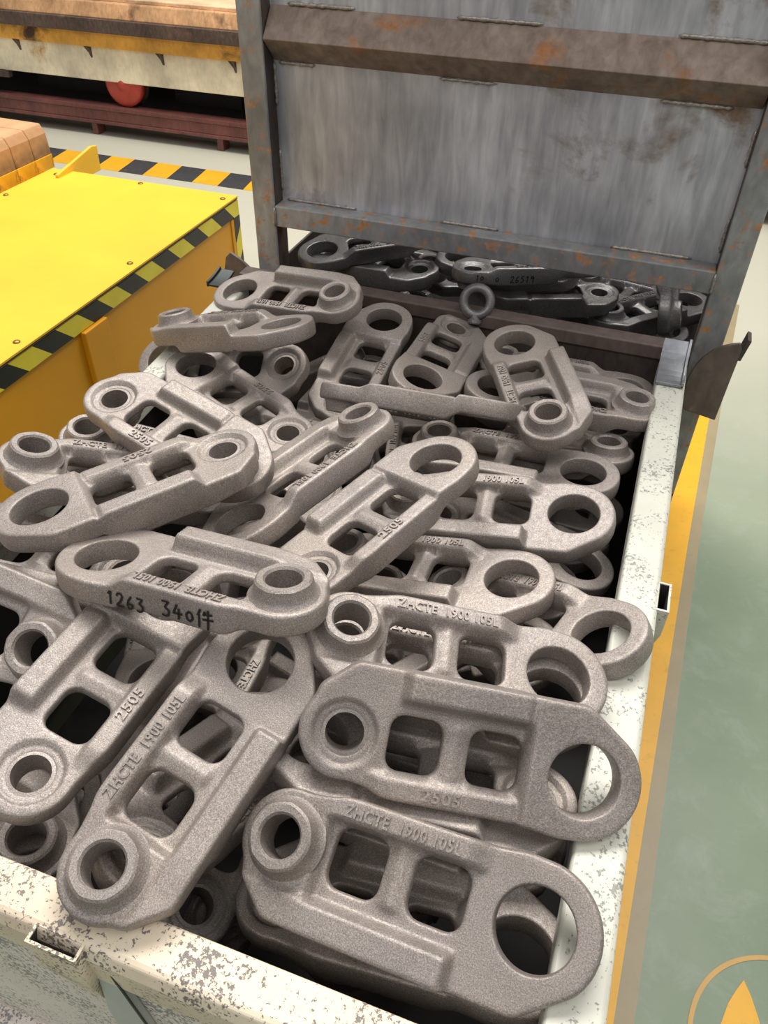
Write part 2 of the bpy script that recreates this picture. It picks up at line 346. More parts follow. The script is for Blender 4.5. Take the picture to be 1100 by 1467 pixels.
prism('gate_middle_bar', [Vector((XL1 + .001, y, z)) - fb.location for y, z in ((GY + .034, 1.2235), (GY - .001, 1.2575), (GY + .034, 1.297))], (XR0 - XL1 - .002, 0, 0), MAT['midbar'], fb, .0012)
fpart('gate_top_bar', (XL1, GY + .001, 1.60), (XR0, GY + .036, 1.635), MAT['midbar'])
fpart('gate_panel', (XL1 - .001, GY + .034, 1.0), (XR0 + .001, GY + .038, 1.25), MAT['panel'], .0005)
fpart('gate_panel', (XL1 - .001, GY + .034, 1.25), (XR0 + .001, GY + .038, 1.62), MAT['panel'], .0005)
def weld(a, b, r=.0028):
    bm = bmesh.new(); a, b = Vector(a) - fb.location, Vector(b) - fb.location; n = max(4, int((b - a).length / .006)); rings = []
    d = (b - a).normalized(); u = d.orthogonal().normalized(); w = d.cross(u)
    for i in range(n + 1):
        t = i / n; c = a.lerp(b, t); rr = r * (.25 if i in (0, n) else 1 + .3 * math.sin(i * 2.3) + random.uniform(-.15, .15))
        rings.append([bm.verts.new(c + (u * math.cos(q) + w * math.sin(q)) * rr) for q in np.linspace(0, 2 * math.pi, 7)[:-1]])
    for p, q in zip(rings, rings[1:]):
        for i in range(6): bm.faces.new((p[i], p[(i + 1) % 6], q[(i + 1) % 6], q[i]))
    bm.faces.new(rings[0]); bm.faces.new(rings[-1][::-1])
    obj('weld_bead', bm, MAT['weld'], fb, smooth=True)
yw = GY + .033
for x0, x1, z in ((-.60, -.475, 1.016), (-.33, -.235, 1.016), (-.06, .06, 1.016), (-.58, -.475, 1.299), (-.325, -.205, 1.299), (-.03, .085, 1.299), (-.60, -.54, 1.2215), (-.035, .06, 1.2215), (-.345, -.26, 1.2215)):
    weld((x0, yw, z), (x1, yw, z))
for x, z0, z1 in ((XL1 + .0015, 1.16, 1.222), (XL1 + .0015, 1.03, 1.095), (XR0 - .0015, 1.03, 1.08), (XR0 - .0015, 1.15, 1.2)):
    weld((x, yw, z0), (x, yw, z1))
weld((XL1, GY - .001, .98), (XL1, GY - .001, 1.012)); weld((XR0, GY - .001, .98), (XR0, GY - .001, 1.012))
# body of the far bin
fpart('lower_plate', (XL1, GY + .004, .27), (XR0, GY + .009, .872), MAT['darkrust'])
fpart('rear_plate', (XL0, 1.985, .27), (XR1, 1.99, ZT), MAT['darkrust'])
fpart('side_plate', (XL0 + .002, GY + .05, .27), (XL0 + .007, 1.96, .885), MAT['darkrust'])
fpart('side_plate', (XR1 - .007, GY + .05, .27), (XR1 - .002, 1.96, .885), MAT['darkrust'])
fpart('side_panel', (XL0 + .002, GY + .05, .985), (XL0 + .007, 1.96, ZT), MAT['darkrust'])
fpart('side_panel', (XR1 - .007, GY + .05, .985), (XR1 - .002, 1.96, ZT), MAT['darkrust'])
fpart('bottom_plate', (XL0, GY, .60), (XR1, 1.99, .61), MAT['bin_dark'])
fpart('base_skid', (.02, GY - .02, .24), (.163, 2.05, .30), MAT['darkrust'])
fpart('base_skid', (-.70, GY - .02, .24), (-.53, 2.05, .30), MAT['darkrust'])
for x in (.05, -.66):
    for y in (1.25, 1.9): fpart('foot', (x, y, 0), (x + .07, y + .07, .24), MAT['darkrust'])
# rounded ear plates at the feet of the gate posts
def ear(pts, y, th, m):
    bm = bmesh.new(); add_prism(bm, [Vector((x, y, z)) - fb.location for x, z in pts], (0, th, 0)); return obj('ear_plate', bm, m, fb, bevel=.0015)
ear([(.108, .80), (.157, .792), (.159, .86), (.161, .918), (.156, .928), (.146, .925), (.134, .919), (.122, .910), (.111, .896), (.104, .880), (.099, .858), (.098, .83), (.102, .808)], 1.165, .006, MAT['earrust'])
bm = bmesh.new(); add_prism(bm, [Vector(p) - fb.location for p in ((.158, 1.165, .90), (.164, 1.165, .90), (.170, 1.165, .934), (.164, 1.165, .936))], (0, .03, 0)); obj('ear_hook', bm, MAT['darkrust'], fb, bevel=.001)
ear([(-.700, .87), (-.648, .865), (-.620, .885), (-.640, .905), (-.665, .925), (-.684, .935), (-.694, .925), (-.700, .90)], 1.168, .006, MAT['earrust'])
# ------------------------------------------------------------------ yellow machine on the left
ym = empty('yellow_machine', (-2.0, 1.2, 0)); tag(ym, 'low yellow steel machine with a bolted top plate and hazard tape edge', 'machine')
def ypart(name, lo, hi, m, bevel=.002): return box(name, [a - b for a, b in zip(lo, ym.location)], [a - b for a, b in zip(hi, ym.location)], m, ym, bevel)
XF, ZF, YF = -1.345, .55, 2.385
ypart('housing', (-2.9, -1.0, .02), (XF - .006, YF - .006, ZF - .012), MAT['yellow_shaded'], .004)
ypart('top_plate', (-2.075, -1.0, ZF - .004), (XF + .004, YF - .004, ZF + .002), MAT['yellow'], .001)
ypart('plate_seam', (-2.07, -1.0, ZF - .009), (XF + .001, YF - .002, ZF - .004), MAT['seam'], 0)
ypart('plate_edge', (-2.07, -1.0, ZF - .013), (XF - .002, YF - .001, ZF - .009), MAT['edge'], 0)
ypart('side_rib', (XF - .006, 1.50, .02), (XF + .012, 1.60, ZF - .064), MAT['yellow_shaded'], .003)
ypart('corner_post', (XF - .008, YF - .055, .02), (XF - .001, YF, ZF - .064), MAT['yellow_shaded'], .003)
tz0, tz1 = ZF - .062, ZF - .013
y = YF - .002; k = 0; w = .088; sl = .055
while y > -.2:
    y0 = y - w; bm = bmesh.new()
    pts = [(y, tz1), (y0, tz1), (y0 + sl, tz0), (y + sl, tz0)]
    pts = [(min(a, YF), z) for a, z in pts]
    if k == 0: pts = [(YF, tz1), (y0, tz1), (y0 + sl, tz0), (YF, tz0)]
    add_prism(bm, [Vector((XF - .007, a, z)) - ym.location for a, z in pts], (.0075, 0, 0))
    obj('hazard_tape_block', bm, MAT['tape_y'] if k % 2 == 0 else MAT['tape_k'], ym); y = y0; k += 1
z = tz0; k = 1
while z > .05:                                    # tape running down the corner
    z1 = z - .085; bm = bmesh.new()
    pts = [(YF - .038, z), (YF + .002, z + .05 if k > 1 else z), (YF + .002, z1 + .05), (YF - .038, z1)]
    add_prism(bm, [Vector((XF - .003, a, b)) - ym.location for a, b in pts], (.003, 0, 0)); obj('hazard_tape_block', bm, MAT['tape_y'] if k % 2 == 0 else MAT['tape_k'], ym); z = z1; k += 1
for x, y in ((-1.372, 2.335), (-1.372, 1.79), (-1.372, 1.31), (-1.70, 2.36), (-2.02, 2.33), (-2.045, 2.10)):
    bm = bmesh.new(); add_lathe(bm, [(.009, .001), (.009, .004), (.006, .006), (0.0001, .0065)], 12, Matrix.Translation(Vector((x, y, ZF)) - ym.location)); obj('bolt', bm, MAT['bolt'], ym, True)
bm = bmesh.new(); add_prism(bm, [Vector(p) - ym.location for p in ((-2.0, 2.30, ZF + .002), (-2.0, 2.30, ZF + .012), (-2.0, 2.51, ZF + .05), (-2.0, 2.54, ZF + .045), (-2.0, 2.535, ZF - .04), (-2.0, 2.40, ZF - .04))], (.012, 0, 0)); obj('stop_bracket', bm, MAT['yellow'], ym, bevel=.002)
# rusty charging blocks resting on the machine
for i, (a, b) in enumerate(((2.335, 2.425), (2.238, 2.334), (2.133, 2.237))):
    bl = empty('rusty_block', (-2.1, (a + b) / 2, ZF - .0095))
    tag(bl, ('rust orange block with a black scorched face, first at the far end of the row' if i == 0 else 'rust orange block with a black scorched face, second from the far end of the row' if i == 1 else 'rust orange block, third from the far end, at the left picture edge'), 'block', 'rusty blocks in a row on the yellow machine')
    h = (b - a) / 2; bm = bmesh.new()
    add_prism(bm, [(0, -h, .045), (-.004, -h, .115), (-.02, -h, .145), (-.5, -h, .15), (-.5, -h, .045)], (0, 2 * h, 0)); obj('block_body', bm, MAT['scorched_block'], bl, bevel=.004)
    bm = bmesh.new(); add_prism(bm, [(.002, -h, .0), (.002, -h, .046), (-.5, -h, .046), (-.5, -h, 0)], (0, 2 * h, 0)); obj('painted_base', bm, MAT['scorch_low'], bl, bevel=.002)
# ------------------------------------------------------------------ transfer car and its rail at the back
TY = 4.4
rl = empty('track_rail', (-3.2, TY, 0)); tag(rl, 'long red-brown steel rail beam on short feet across the back floor', 'rail')
def rpart(name, lo, hi, m, par, bevel=.004): return box(name, [a - b for a, b in zip(lo, par.location)], [a - b for a, b in zip(hi, par.location)], m, par, bevel)
rpart('top_flange', (-7.5, TY - .02, .150), (1.5, TY + .066, .175), MAT['rail'], rl)
rpart('web', (-7.5, TY - .012, .09), (1.5, TY + .05, .150), MAT['rail'], rl)
rpart('bottom_flange', (-7.5, TY - .018, .07), (1.5, TY + .11, .09), MAT['rail'], rl)
for x in (-5.2, -4.3, -3.43, -2.56, -1.7, -.8): rpart('foot', (x - .02, TY - .0, 0), (x + .02, TY + .08, .07), MAT['rail'], rl)
rl2 = empty('track_rail.001', (-3.2, TY + 1.3, 0)); tag(rl2, 'second rail beam in the dark under the far side of the car', 'rail')
rpart('top_flange', (-7.5, TY + 1.23, .150), (1.5, TY + 1.33, .175), MAT['rail'], rl2); rpart('web', (-7.5, TY + 1.27, 0.0), (1.5, TY + 1.29, .150), MAT['rail'], rl2)
tc_ = empty('transfer_car', (-3.2, TY + .6, .175)); tag(tc_, 'scorched cream and orange rail car with a rusty bed, standing on the red-brown rail', 'rail car')
rpart('side_girder', (-7, TY, .31), (.8, TY + .05, .49), MAT['cream'], tc_)
rpart('side_girder', (-7, TY + 1.25, .31), (.8, TY + 1.3, .49), MAT['cream'], tc_)
rpart('top_flange', (-7, TY - .02, .49), (.8, TY + 1.32, .57), MAT['scorch'], tc_)
rpart('bed_lip', (-7, TY - .05, .57), (.8, TY + 1.35, .64), MAT['slab_dark'], tc_)
bm = bmesh.new(); add_prism(bm, [Vector(p) - tc_.location for p in ((-7, TY - .03, .64), (-7, TY, .715), (-7, TY + 1.3, .73), (-7, TY + 1.3, .64))], (7.8, 0, 0)); obj('bed_slab', bm, MAT['slab'], tc_, bevel=.006)
rpart('bed_top', (-7, TY + .03, .715), (.8, TY + 1.3, .735), MAT['slab_top'], tc_)
for x in (-3.86, -3.36, -2.88, -2.42, -1.9, -1.4, -4.4): #small gusset brackets under the flange
    bm = bmesh.new(); add_prism(bm, [Vector(p) - tc_.location for p in ((x, TY - .022, .49), (x + .005, TY, .43), (x + .005, TY, .49))], (.012, 0, 0))
    add_prism(bm, [Vector(p) - tc_.location for p in ((x - .035, TY - .004, .49), (x + .018, TY - .004, .49), (x + .018, TY - .004, .435))], (0, .005, 0)); obj('bracket', bm, MAT['slab_dark'], tc_)
for x in (-3.18, -5.6, -.9):
    bm = bmesh.new(); rt = Matrix.Translation(Vector((x, TY + .02, .298)) - tc_.location) @ Matrix.Rotation(math.pi / 2, 4, 'X')
    add_lathe(bm, [(.0001, .028), (.02, .028), (.024, .02), (.05, .012), (.105, .012), (.122, .002), (.122, -.05), (.0001, -.05)], 40, rt); obj('wheel', bm, MAT['wheel'], tc_, True)
    wh = bpy.data.objects[-1] if False else None
    bm = bmesh.new(); add_lathe(bm, [(.0001, -.052), (.135, -.052), (.135, -.075), (.0001, -.075)], 40, rt); obj('wheel_flange', bm, MAT['black'], tc_, True)
rpart('axle_box', (-3.95, TY + .2, .18), (-3.3, TY + .9, .31), MAT['black'], tc_)
rpart('axle_box', (-2.95, TY + .2, .18), (-2.5, TY + .9, .31), MAT['black'], tc_)
rpart('underframe', (-6.9, TY + .3, .25), (.7, TY + 1.1, .31), MAT['black'], tc_)
rpart('undercar_shade_plate', (-6.9, TY + .32, .055), (.7, TY + .34, .30), MAT['black'], tc_, 0)  # added black plate standing in for the deep shade under the car
rpart('pad', (-4.3, TY - .01, .27), (-3.98, TY + .03, .309), MAT['slab_dark'], tc_)
MM = .00095                                       # one modelled millimetre
# ------------------------------------------------------------------ the forged track link (one mesh set, copied)
def sst(a, b, t):
    t = np.clip((t - a) / (b - a), 0, 1); return t * t * (3 - 2 * t)
def ztop(x, y):                                   # face with the boss and the long lettering, mm
    inA = 1 - sst(-70, -62, x)
    z = 3 + 10 * inA
    web = np.exp(-((x + 7) / 7.5) ** 2) * (1 - sst(20, 26, np.abs(y - 1)))
    z = z + 4.0 * web
    strip = sst(21.5, 27.5, y) * (1 - sst(36, 60, x)) * sst(-88, -64, x)
    z = z * (1 - strip) + 14.5 * strip
    rail = (1 - sst(-37, -30, y)) * (1 - sst(42, 48, x))
    zr = 19 - 3.5 * (1 - sst(-95, -60, x))
    return z * (1 - rail) + np.maximum(z, zr) * rail
def zbot(x, y):                                   # face with the counterbore and the short date
    inB = sst(44, 53, x)
    z = -8 - 12 * inB
    z = z - 3 * np.exp(-((x + 7) / 7.5) ** 2) * (1 - sst(20, 26, np.abs(y - 1)))
    strip = sst(21.5, 27.5, y) * sst(-78, -58, x) * (1 - inB)
    z = z * (1 - strip) - 15.5 * strip
    rail = (1 - sst(-37, -29, y)) * sst(-58, -48, x) * (1 - inB)
    z = z * (1 - rail) - 20 * rail
    r = np.hypot(x + 95, y)
    cb = 1 - np.clip((r - 25.2) / 1.4, 0, 1)
    return z * (1 - cb) + (-3.6 + 1.2 * (1 - sst(17, 20, r))) * cb
def arc(cx, cy, r, a0, a1, n):
    return [(cx + r * math.cos(math.radians(a0 + (a1 - a0) * i / n)), cy + r * math.sin(math.radians(a0 + (a1 - a0) * i / n))) for i in range(n + 1)]
def resample(pts, step):
    P = np.array(pts + [pts[0]], float); s = np.r_[0, np.cumsum(np.hypot(*np.diff(P, axis=0).T))]
    n = max(8, int(round(s[-1] / step))); t = np.linspace(0, s[-1], n + 1)[:-1]
    return np.stack([np.interp(t, s, P[:, 0]), np.interp(t, s, P[:, 1])], 1)
def smooth_loop(P, k=2):
    for _ in range(k): P = .5 * P + .25 * (np.roll(P, 1, 0) + np.roll(P, -1, 0))
    return P
def rrect(x0, x1, y0, y1, r):
    return arc(x1 - r, y1 - r, r, 0, 90, 5) + arc(x0 + r, y1 - r, r, 90, 180, 5) + arc(x0 + r, y0 + r, r, 180, 270, 5) + arc(x1 - r, y0 + r, r, 270, 360, 5)
OUT = ([(-94, -57), (93, -57)] + arc(95, 0, 46, -43, 92, 22) + [(80, 47), (68, 45), (56, 43.5), (20, 43), (-46, 43), (-58, 42.5), (-70, 38.5)]
       + arc(-95, 0, 36.5, 78, 222, 22) + [(-121.5, -33)])
OUT = smooth_loop(resample(OUT, 3.6), 2)
HOLES = [resample(arc(-95, 0, 17, 360, 0, 40)[:-1], 3.4), resample(arc(95, 0, 28.5, 360, 0, 60)[:-1], 3.6),
         resample(rrect(-60, -18, -22, 22.5, 11)[::-1], 3.4), resample(rrect(4, 46, -22, 22.5, 11)[::-1], 3.4)]
def inward(P, d):
    t = np.roll(P, -1, 0) - np.roll(P, 1, 0); t /= np.hypot(t[:, 0], t[:, 1])[:, None]
    return P + d * np.stack([-t[:, 1], t[:, 0]], 1)
OFFS = {0: [(0, 3.2), (.55, 1.4), (1.5, .48), (3.2, 0)], 1: [(0, 1.8), (.35, .8), (.9, .25), (1.8, 0)], 2: [(0, 2.6), (.5, 1.15), (1.3, .4), (2.6, 0)]}
def link_body():
    loops, drop = [], []
    for k, P in enumerate([OUT] + HOLES):
        for d, dz in OFFS[0 if k == 0 else 1 if k < 3 else 2]: loops.append(inward(P, d)); drop.append(dz)
    n_edge = len(loops)
    for r in (20.0, 25.2, 26.6): loops.append(resample(arc(-95, 0, r, 0, 360, 60)[:-1], 3.0)); drop.append(0)
    pts, edges, dr = [], [], []
    for P, dz in zip(loops, drop):
        b = len(pts); n = len(P)
        pts += [Vector(p) for p in P]; dr += [dz] * n
        edges += [(b + i, b + (i + 1) % n) for i in range(n)]
    dense = [resample([tuple(p) for p in l], 1.5) for l in loops]; allp = np.concatenate(dense)
    def inside(P, x, y):
        c = np.zeros(len(x), bool); n = len(P)
        for i in range(n):
            (x1, y1), (x2, y2) = P[i], P[(i + 1) % n]
            m = ((y1 > y) != (y2 > y)); m &= x < (x2 - x1) * (y - y1) / (y2 - y1 + 1e-12) + x1; c ^= m
        return c
    st = 2.4; gx, gy = np.meshgrid(np.arange(-134, 145, st), np.arange(-58, 50, st * .866)); gx = gx + (np.arange(gx.shape[0]) % 2)[:, None] * st / 2
    gx, gy = gx.ravel(), gy.ravel(); ok = inside(OUT, gx, gy)
    for h in HOLES: ok &= ~inside(h, gx, gy)
    gx, gy = gx[ok], gy[ok]
    keep = np.array([np.min((allp[:, 0] - x) ** 2 + (allp[:, 1] - y) ** 2) > 1.7 ** 2 for x, y in zip(gx, gy)])
    # keep only points whose distance to the edge is past the fillet
    edge0 = np.concatenate([resample([tuple(p) for p in P], 1.5) for P in [OUT] + HOLES])
    keep &= np.array([np.min((edge0[:, 0] - x) ** 2 + (edge0[:, 1] - y) ** 2) > 4.2 ** 2 for x, y in zip(gx, gy)])
    pts += [Vector((x, y)) for x, y in zip(gx[keep], gy[keep])]; dr += [0] * int(keep.sum())
    v2, e2, f2, ov, oe, of = geometry.delaunay_2d_cdt(pts, edges, [], 0, 1e-5)
    X = np.array([v.x for v in v2]); Y = np.array([v.y for v in v2])
    D = np.array([dr[o[0]] if o else 0 for o in ov])
    bm = bmesh.new()
    zt, zb = ztop(X, Y) - D, zbot(X, Y) + D
    # keep the fillets from crossing where the web is thin
    T = [bm.verts.new((x * MM, y * MM, z * MM)) for x, y, z in zip(X, Y, zt)]
    B = [bm.verts.new((x * MM, y * MM, z * MM)) for x, y, z in zip(X, Y, zb)]
    cx = np.array([(X[list(f)].mean(), Y[list(f)].mean()) for f in f2])
    ok = inside(OUT, cx[:, 0], cx[:, 1])
    for h in HOLES: ok &= ~inside(h, cx[:, 0], cx[:, 1])
    for f, k in zip(f2, ok):
        if k:
            bm.faces.new([T[i] for i in f]); bm.faces.new([B[i] for i in reversed(f)])
    inv = {}
    for j, o in enumerate(ov):
        for q in o: inv[q] = j
    b = 0
    for li, P in enumerate(loops):
        n = len(P)
        if li % 4 == 0 and li < n_edge:
            idx = [inv[b + i] for i in range(n)]
            nrm = inward(P, -.7 if li == 0 else -.2) - P
            mid = [bm.verts.new(((X[j] + nrm[i][0]) * MM, (Y[j] + nrm[i][1]) * MM, (zt[j] * .5 + zb[j] * .5) * MM)) for i, j in enumerate(idx)]
            for i in range(n):
                k = (i + 1) % n
                bm.faces.new((T[idx[i]], mid[i], mid[k], T[idx[k]])); bm.faces.new((mid[i], B[idx[i]], B[idx[k]], mid[k]))
        b += n
    bmesh.ops.delete(bm, geom=[v for v in bm.verts if not v.link_faces], context='VERTS')
    return bm
def link_boss():
    n = 48; prof = [(15.6, -3.4), (15.6, 26.2), (17.4, 28.4), (22.6, 28.6), (24.6, 27.0), (26.6, 18), (28.3, 14.6), (31.5, 12.2), (31.5, 8), (22, 2), (18.5, -3.0)]
    bm = bmesh.new(); rings = []
    for q, (r, z) in enumerate(prof):
        ring = []
        for i in range(n):
            a = 2 * math.pi * i / n; rr = r
            if 3 <= q <= 6:                        # flats of a forged octagon
                k = math.cos(math.pi / 8) / math.cos((a % (math.pi / 4)) - math.pi / 8); rr = r * (.7 + .3 * k * 1.035)
            ring.append(bm.verts.new(((rr * math.cos(a) - 95) * MM, rr * math.sin(a) * MM, z * MM)))
        rings.append(ring)
    for k in range(len(prof)):
        a, b = rings[k], rings[(k + 1) % len(prof)]
        for i in range(n): bm.faces.new((a[i], b[i], b[(i + 1) % n], a[(i + 1) % n]))
    return bm
def text_mesh(txt, size, width, height_fn, x0, yc, sign, name):
    cu = bpy.data.curves.new(name, 'FONT'); cu.body = txt; cu.size = size; cu.extrude = .5; cu.offset = .32; cu.resolution_u = 3; cu.space_character = 1.08
    t = bpy.data.objects.new(name, cu); COL.objects.link(t)
    bpy.context.view_layer.update()
    me = bpy.data.meshes.new_from_object(t.evaluated_get(bpy.context.evaluated_depsgraph_get()))
    bpy.data.objects.remove(t)
    bm = bmesh.new(); bm.from_mesh(me); bpy.data.meshes.remove(me)
    xs = [v.co.x for v in bm.verts]; ys = [v.co.y for v in bm.verts]
    sx = width / (max(xs) - min(xs)); cy = (max(ys) + min(ys)) / 2
    for v in bm.verts:
        x = x0 + (v.co.x - min(xs)) * sx; up = v.co.y - cy; y = yc + up * sign
        h = float(height_fn(np.float64(x), np.float64(y)))
        z = h + (1.5 if v.co.z > 0 else -1) if sign > 0 else h - (1.5 if v.co.z > 0 else -1)
        v.co = (x * MM, y * MM, z * MM)
    return bm
def add_ribbon(bm, pts, w, to3):                  # a marker stroke: flat ribbon with a hair of thickness
    P = resample_open(pts, 1.0); n = len(P)
    t = np.gradient(P, axis=0); t /= np.maximum(np.hypot(t[:, 0], t[:, 1]), 1e-6)[:, None]; nn = np.stack([-t[:, 1], t[:, 0]], 1) * w / 2
    A = [bm.verts.new(to3(*p)) for p in P + nn]; B = [bm.verts.new(to3(*p)) for p in P - nn]
    for i in range(n - 1): bm.faces.new((A[i], A[i + 1], B[i + 1], B[i]))
def resample_open(pts, step):
    P = np.array(pts, float); s = np.r_[0, np.cumsum(np.hypot(*np.diff(P, axis=0).T))]
    n = max(2, int(round(s[-1] / step)) + 1); t = np.linspace(0, s[-1], n)
    return np.stack([np.interp(t, s, P[:, 0]), np.interp(t, s, P[:, 1])], 1)
GL = {  # handwriting strokes in a 10 x 14 cell
 '1': [[(3, 10), (5.5, 13.5), (5, 0)]], '2': [[(1.5, 10), (3, 13), (6.5, 13), (7.5, 10), (5, 5), (1, .5), (9, 1)]],
 '6': [[(6.5, 13), (3, 8), (2, 3), (4, 0), (7, 1.5), (7, 5), (3, 5)]], '3': [[(1.5, 13), (7.5, 13), (4, 8), (7.5, 5.5), (7, 1.5), (4, 0), (1, 1)]],
 '4': [[(4.5, 13), (1, 5), (9, 5.5)], [(6, 10), (5.5, 0)]], '0': [[(4.5, 10), (2, 7), (2.5, 3), (5, 1.5), (7.5, 4), (7, 8), (4.5, 10)]],
 '5': [[(8, 13), (3, 12.5), (2.5, 8), (6.5, 8), (7.5, 4), (5, .5), (1.5, 1)]], '7': [[(1.5, 12), (8, 12.5), (5, 0)]],
 '9': [[(7.5, 10), (4, 13), (2, 9.5), (5, 7.5), (7.5, 10.5), (7, 0)]],
 '件': [[(4, 15), (1.5, 9)], [(2.8, 10.5), (2.6, -1)], [(8, 14), (6.5, 10)], [(7, 11), (14, 12)], [(5.5, 6.5), (15, 7.5)], [(10.5, 15.5), (10, -2)]]}
def handwriting(words, to3, w=1.5):
    bm = bmesh.new()
    for txt, x, y, s in words:
        for ch in txt:
            for st in GL[ch]: add_ribbon(bm, [(x + px * s + .06 * py, y + py * s) for px, py in st], w, to3)
            x += (16 if ch == '件' else 10.5) * s
    return bm
ME = {}
def link_mesh_data(key, bm, m, smooth=True):
    me = bpy.data.meshes.new(key); bmesh.ops.recalc_face_normals(bm, faces=bm.faces); bm.to_mesh(me); bm.free(); me.materials.append(m)
    if smooth:
        for p in me.polygons: p.use_smooth = True
    ME[key] = me; return me
body = link_mesh_data('link_body', link_body(), MAT['steel'])
boss = link_mesh_data('link_boss', link_boss(), MAT['steel'])
try: boss.set_sharp_from_angle(angle=math.radians(38))
except Exception: pass
letter = link_mesh_data('link_lettering', text_mesh('ZHCTE  1900 105L', 12.5, 92, ztop, -57, 33.2, 1, 'raised_lettering'), MAT['steel'], False)
dates = link_mesh_data('link_date', text_mesh('2505', 13, 31, zbot, -28, 33.2, -1, 'date_stamp'), MAT['steel'], False)
for k in ('link_body', 'link_boss', 'link_lettering', 'link_date'):
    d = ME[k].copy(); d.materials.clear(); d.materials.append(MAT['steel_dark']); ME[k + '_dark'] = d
def make_link(q, loc, label, group=None, dark=False, simple=False):
    r = empty('track_link', loc); r.rotation_mode = 'QUATERNION'; r.rotation_quaternion = q
    tag(r, label, 'track link', group)
    sfx = '_dark' if dark else ''
    for nm, key in (('forged_body', 'link_body'), ('boss', 'link_boss'), ('raised_lettering', 'link_lettering'), ('date_stamp', 'link_date')):
        link_mesh(nm, ME[key + sfx], r)
    return r
